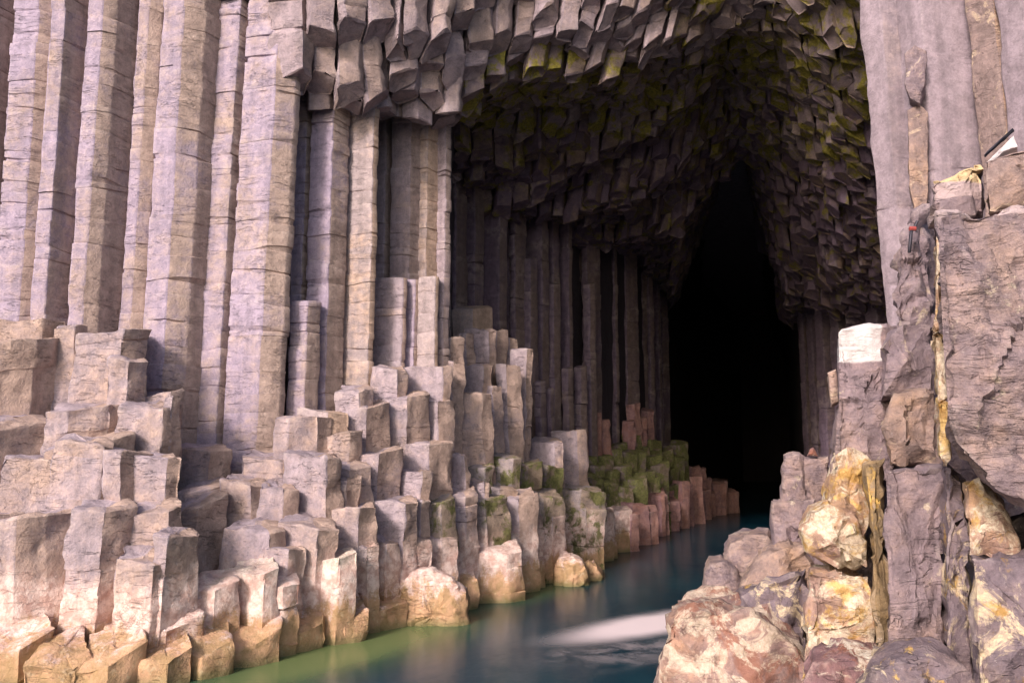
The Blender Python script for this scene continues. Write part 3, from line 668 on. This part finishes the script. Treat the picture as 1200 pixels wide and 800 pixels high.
# right inner wall columns, deep
for i, (x0, x1, Y) in enumerate([(938, 952, 54.5), (948, 964, 52), (958, 980, 48), (976, 1000, 46), (996, 1024, 44), (1020, 1050, 42), (1046, 1080, 40)]):
    o = prism('basalt_column', colpoly(x0, x1, 450, Y, .4, .6, .4, .9), -.5, zroof((x0 - 600) / 1000 * Y, Y - 4) + 1.5, M['inner'], seg=.9, vs=.28, rr=random.Random(700 + i), groove=.03, amp=.06)
    tag(o, f"dim reddish column deep in the cave, {ordw(i + 1)} to the right of the black opening", 'rock column', 'deep columns of the far cave wall')

# ------------------------------------------------------------------ backing masses (terrain)
def sheet(name, grid, mat, amp=.15, close=None):
    bm = bmesh.new(); tl = bm.faces.layers.float.new('tint')
    vs = [[bm.verts.new(p) for p in r] for r in grid]
    for a, b in zip(vs, vs[1:]):
        for i in range(len(a) - 1): bm.faces.new((a[i], a[i + 1], b[i + 1], b[i]))
    o = finish(name, bm, mat, (amp, .8, .4), origin=Vector((0, 0, 0))); setting(o); return o
# wall behind the columns: follows the plan line, z up to 26
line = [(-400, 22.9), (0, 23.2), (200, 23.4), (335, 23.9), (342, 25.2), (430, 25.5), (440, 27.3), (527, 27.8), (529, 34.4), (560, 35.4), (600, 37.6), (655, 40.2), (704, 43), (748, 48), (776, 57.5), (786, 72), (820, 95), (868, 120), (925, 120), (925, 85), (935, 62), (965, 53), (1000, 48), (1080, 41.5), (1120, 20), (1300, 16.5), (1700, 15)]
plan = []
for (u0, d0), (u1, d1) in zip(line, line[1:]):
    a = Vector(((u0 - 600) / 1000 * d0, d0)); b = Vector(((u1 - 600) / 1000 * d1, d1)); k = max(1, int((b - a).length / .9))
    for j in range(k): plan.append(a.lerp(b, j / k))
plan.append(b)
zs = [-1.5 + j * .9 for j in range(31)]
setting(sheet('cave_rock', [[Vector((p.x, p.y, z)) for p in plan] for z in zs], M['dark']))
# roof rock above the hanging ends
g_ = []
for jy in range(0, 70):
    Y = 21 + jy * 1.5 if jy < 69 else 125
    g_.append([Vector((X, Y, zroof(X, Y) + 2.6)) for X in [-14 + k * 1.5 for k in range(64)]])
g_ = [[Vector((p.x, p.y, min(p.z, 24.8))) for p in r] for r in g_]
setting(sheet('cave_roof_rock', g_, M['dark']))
# top of the island
bm = bmesh.new()
tl = bm.faces.layers.float.new('tint')
def slab(x0, x1, y0, y1, z0, z1):
    r_ = bmesh.ops.create_cube(bm, size=1); bmesh.ops.scale(bm, vec=(x1 - x0, y1 - y0, z1 - z0), verts=r_['verts'])
    bmesh.ops.translate(bm, vec=((x0 + x1) / 2, (y0 + y1) / 2, (z0 + z1) / 2), verts=r_['verts'])
slab(-60, 75, 23.9, 130, 23.5, 27)
bmesh.ops.subdivide_edges(bm, edges=bm.edges, cuts=12, use_grid_fill=True)
setting(finish('island_top', bm, M['cliff'], (.6, .2, .3), origin=Vector((0, 0, 0))))
# bed of rock under the stumps
def shore(u): return interp(u, SH1 + [(860, 100)]) + .3
grid = []
for j in range(15):
    s = j / 14; row = []
    for k in range(90):
        u = -400 + k * 1250 / 89
        d = lerp(shore(u) + .1, max(back1(u), shore(u) + .5), s)
        z = -1.0 + interp(s, [(0, 0), (.1, .9), (.4, 1.8), (1, 4.3 if u < 600 else 3.6)])
        if u > 560: z = min(z, lerp(4.0, 1.3, (u - 560) / 290))
        row.append(Vector(((u - 600) / 1000 * d, d, z)))
    grid.append(row)
sheet('shore_rock', grid, M['stump'], .15)
# ground under the near rocks
grid = []
for j in range(24):
    Y = 4 + j * 1.6; row = []
    for k in range(24):
        e_ = interp(Y, [(4, .9), (9.9, 2.1), (13, 3.2), (18, 5.2), (30, 11.0), (41, 17)])
        X = e_ + k * .9
        row.append(Vector((X, Y, min(-.8 + k * .75, 2.4))))
    grid.append(row)
sheet('near_shore_rock', grid, M['near'], .25)

# ------------------------------------------------------------------ water
m, nt = new_mat('calm_sea_water'); g = G(nt)
P = g.position()
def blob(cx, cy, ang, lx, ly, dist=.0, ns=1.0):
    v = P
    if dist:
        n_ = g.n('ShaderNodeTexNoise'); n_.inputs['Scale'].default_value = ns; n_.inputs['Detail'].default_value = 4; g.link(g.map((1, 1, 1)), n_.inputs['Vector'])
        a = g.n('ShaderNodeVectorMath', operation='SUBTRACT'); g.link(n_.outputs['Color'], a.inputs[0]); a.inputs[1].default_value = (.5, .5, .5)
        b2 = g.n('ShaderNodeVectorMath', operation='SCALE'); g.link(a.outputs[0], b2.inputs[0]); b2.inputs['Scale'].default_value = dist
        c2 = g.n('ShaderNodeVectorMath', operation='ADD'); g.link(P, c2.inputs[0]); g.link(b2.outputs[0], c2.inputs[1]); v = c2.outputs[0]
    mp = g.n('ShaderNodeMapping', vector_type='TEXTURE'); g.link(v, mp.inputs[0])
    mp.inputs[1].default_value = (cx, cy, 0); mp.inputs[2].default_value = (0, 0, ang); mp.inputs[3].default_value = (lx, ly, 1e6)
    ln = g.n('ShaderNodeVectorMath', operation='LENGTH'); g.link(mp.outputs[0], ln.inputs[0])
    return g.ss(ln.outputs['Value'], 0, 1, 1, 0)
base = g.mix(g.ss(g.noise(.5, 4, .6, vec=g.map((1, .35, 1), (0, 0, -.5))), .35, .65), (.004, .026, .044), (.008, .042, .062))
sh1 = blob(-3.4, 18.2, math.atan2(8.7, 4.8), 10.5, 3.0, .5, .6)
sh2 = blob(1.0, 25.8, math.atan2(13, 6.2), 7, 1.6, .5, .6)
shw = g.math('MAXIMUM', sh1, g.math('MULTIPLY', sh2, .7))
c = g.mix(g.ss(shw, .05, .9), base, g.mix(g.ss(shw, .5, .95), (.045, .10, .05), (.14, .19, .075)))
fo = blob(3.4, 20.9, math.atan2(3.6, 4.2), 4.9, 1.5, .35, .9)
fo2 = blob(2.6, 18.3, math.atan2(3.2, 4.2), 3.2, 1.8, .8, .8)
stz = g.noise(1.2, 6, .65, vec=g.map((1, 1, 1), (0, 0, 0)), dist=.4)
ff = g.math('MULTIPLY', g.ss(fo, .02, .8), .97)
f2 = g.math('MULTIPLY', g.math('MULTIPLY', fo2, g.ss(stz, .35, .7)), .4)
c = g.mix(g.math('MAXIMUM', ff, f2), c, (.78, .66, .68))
b = g.n('ShaderNodeBsdfPrincipled'); g.put(b.inputs['Base Color'], c)
g.put(b.inputs['Roughness'], g.math('ADD', g.math('MULTIPLY', ff, .4), .22)); b.inputs['IOR'].default_value = 1.33
bp = g.n('ShaderNodeBump'); bp.inputs['Strength'].default_value = .25; bp.inputs['Distance'].default_value = .06
g.link(g.noise(1.3, 4, .55, vec=g.map((1, .5, 1), (0, 0, -.5))), bp.inputs['Height']); g.link(bp.outputs[0], b.inputs['Normal'])
o_ = g.n('ShaderNodeOutputMaterial'); g.link(b.outputs[0], o_.inputs[0])
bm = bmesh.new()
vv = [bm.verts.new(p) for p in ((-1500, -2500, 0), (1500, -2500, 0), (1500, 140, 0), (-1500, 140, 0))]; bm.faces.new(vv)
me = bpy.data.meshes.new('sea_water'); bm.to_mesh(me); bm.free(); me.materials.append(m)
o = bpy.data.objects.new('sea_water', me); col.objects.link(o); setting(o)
bm = bmesh.new()
vv = [bm.verts.new(p) for p in ((-1500, -2500, -2), (1500, -2500, -2), (1500, 140, -2), (-1500, 140, -2))]; bm.faces.new(vv)
me = bpy.data.meshes.new('seabed_ground'); bm.to_mesh(me); bm.free(); me.materials.append(M['dark'])
o = bpy.data.objects.new('seabed_ground', me); col.objects.link(o); setting(o)

# ------------------------------------------------------------------ camera, light
cam = bpy.data.objects.new('camera', bpy.data.cameras.new('camera')); col.objects.link(cam)
cam.location = (0, 0, H); cam.rotation_euler = (math.pi / 2 + PITCH, 0, 0)
cam.data.sensor_width = 36; cam.data.lens = 36 * F / 1200; cam.data.clip_end = 4000
sc.camera = cam
trav = Vector((.42, .75, -.46)).normalized()
sd = bpy.data.lights.new('sun', 'SUN'); sd.energy = 2.0; sd.angle = math.radians(10); sd.color = (1, .87, .835)
so = bpy.data.objects.new('sun', sd); col.objects.link(so); so.rotation_euler = trav.to_track_quat('-Z', 'Y').to_euler(); so.location = (-20, -20, 40)
w = bpy.data.worlds.new('World'); sc.world = w; w.use_nodes = True
nt = w.node_tree; nt.nodes.clear()
sk = nt.nodes.new('ShaderNodeTexSky'); sk.sky_type = 'NISHITA'; sk.sun_disc = False
sk.sun_elevation = math.asin(-trav.z); sk.sun_rotation = math.atan2(-trav.x, -trav.y); sk.dust_density = 3.5; sk.air_density = .8
bg = nt.nodes.new('ShaderNodeBackground'); bg.inputs[1].default_value = .13
ow = nt.nodes.new('ShaderNodeOutputWorld'); nt.links.new(sk.outputs[0], bg.inputs[0]); nt.links.new(bg.outputs[0], ow.inputs[0])
sc.view_settings.view_transform = 'Standard'; sc.view_settings.look = 'None'; sc.view_settings.exposure = .86; sc.view_settings.gamma = 1
sc.cycles.max_bounces = 6; sc.cycles.diffuse_bounces = 3; sc.cycles.use_denoising = True

# ------------------------------------------------------------------ which hanging ends the camera sees; the smallest become one mass
bpy.context.view_layer.update()
dg = bpy.context.evaluated_depsgraph_get()
seen = {}
for iy in range(0, 560, 3):
    for ix in range(320, 1060, 3):
        d = at(ix, iy, 10) - cam.location
        ok, loc, nr, fi, ob, mx = sc.ray_cast(dg, cam.location, d.normalized())
        if ok and ob.name.startswith('hanging_column'):
            s = seen.setdefault(ob.name, [0, 0.0, 0.0]); s[0] += 1; s[1] += ix; s[2] += iy
rank = sorted(roofs, key=lambda o: -seen.get(o.name, [0])[0])
keep = [o for o in rank[:290] if seen.get(o.name, [0])[0] >= 2]; rest = [o for o in roofs if o not in set(keep)]
print('ROOF', len(roofs), 'keep', len(keep), 'seen', len(seen))
bm = bmesh.new(); tl = bm.faces.layers.float.new('tint'); mats = []; 
me = bpy.data.meshes.new('small_roof_columns')
for o in rest:
    mt = o.data.materials[0]
    if mt not in mats: mats.append(mt)
    k = len(bm.faces); o.data.transform(Matrix.Translation(o.location)); bm.from_mesh(o.data); bm.faces.ensure_lookup_table()
    for f in bm.faces[k:]: f.material_index = mats.index(mt)
    bpy.data.objects.remove(o)
bm.to_mesh(me); bm.free()
for mt in mats: me.materials.append(mt)
o = bpy.data.objects.new('small_roof_columns', me); col.objects.link(o); o['kind'] = 'stuff'; o['label'] = 'mass of small hanging column ends deep in the roof'; o['category'] = 'rock mass'
# tiers across the picture, counted from the top
tiers = {}
for o in keep:
    s = seen[o.name]; x, y = s[1] / s[0], s[2] / s[0]
    tiers.setdefault(min(11, int(y // 26)), []).append((x, o, s[0]))
for t, lst in sorted(tiers.items()):
    lst.sort(key=lambda e: e[0])
    for k, (x, o, n) in enumerate(lst):
        mn = o.data.materials[0].name
        adj = 'pale' if mn.startswith('overhang') else 'mossy' if mn.startswith('mossy') else 'dark'
        tag(o, f"{adj} hanging column end, {ordw(k + 1)} from the left in roof tier {['one', 'two', 'three', 'four', 'five', 'six', 'seven', 'eight', 'nine', 'ten', 'eleven', 'twelve'][t]} down", 'hanging column', 'column ends hanging from the cave roof')
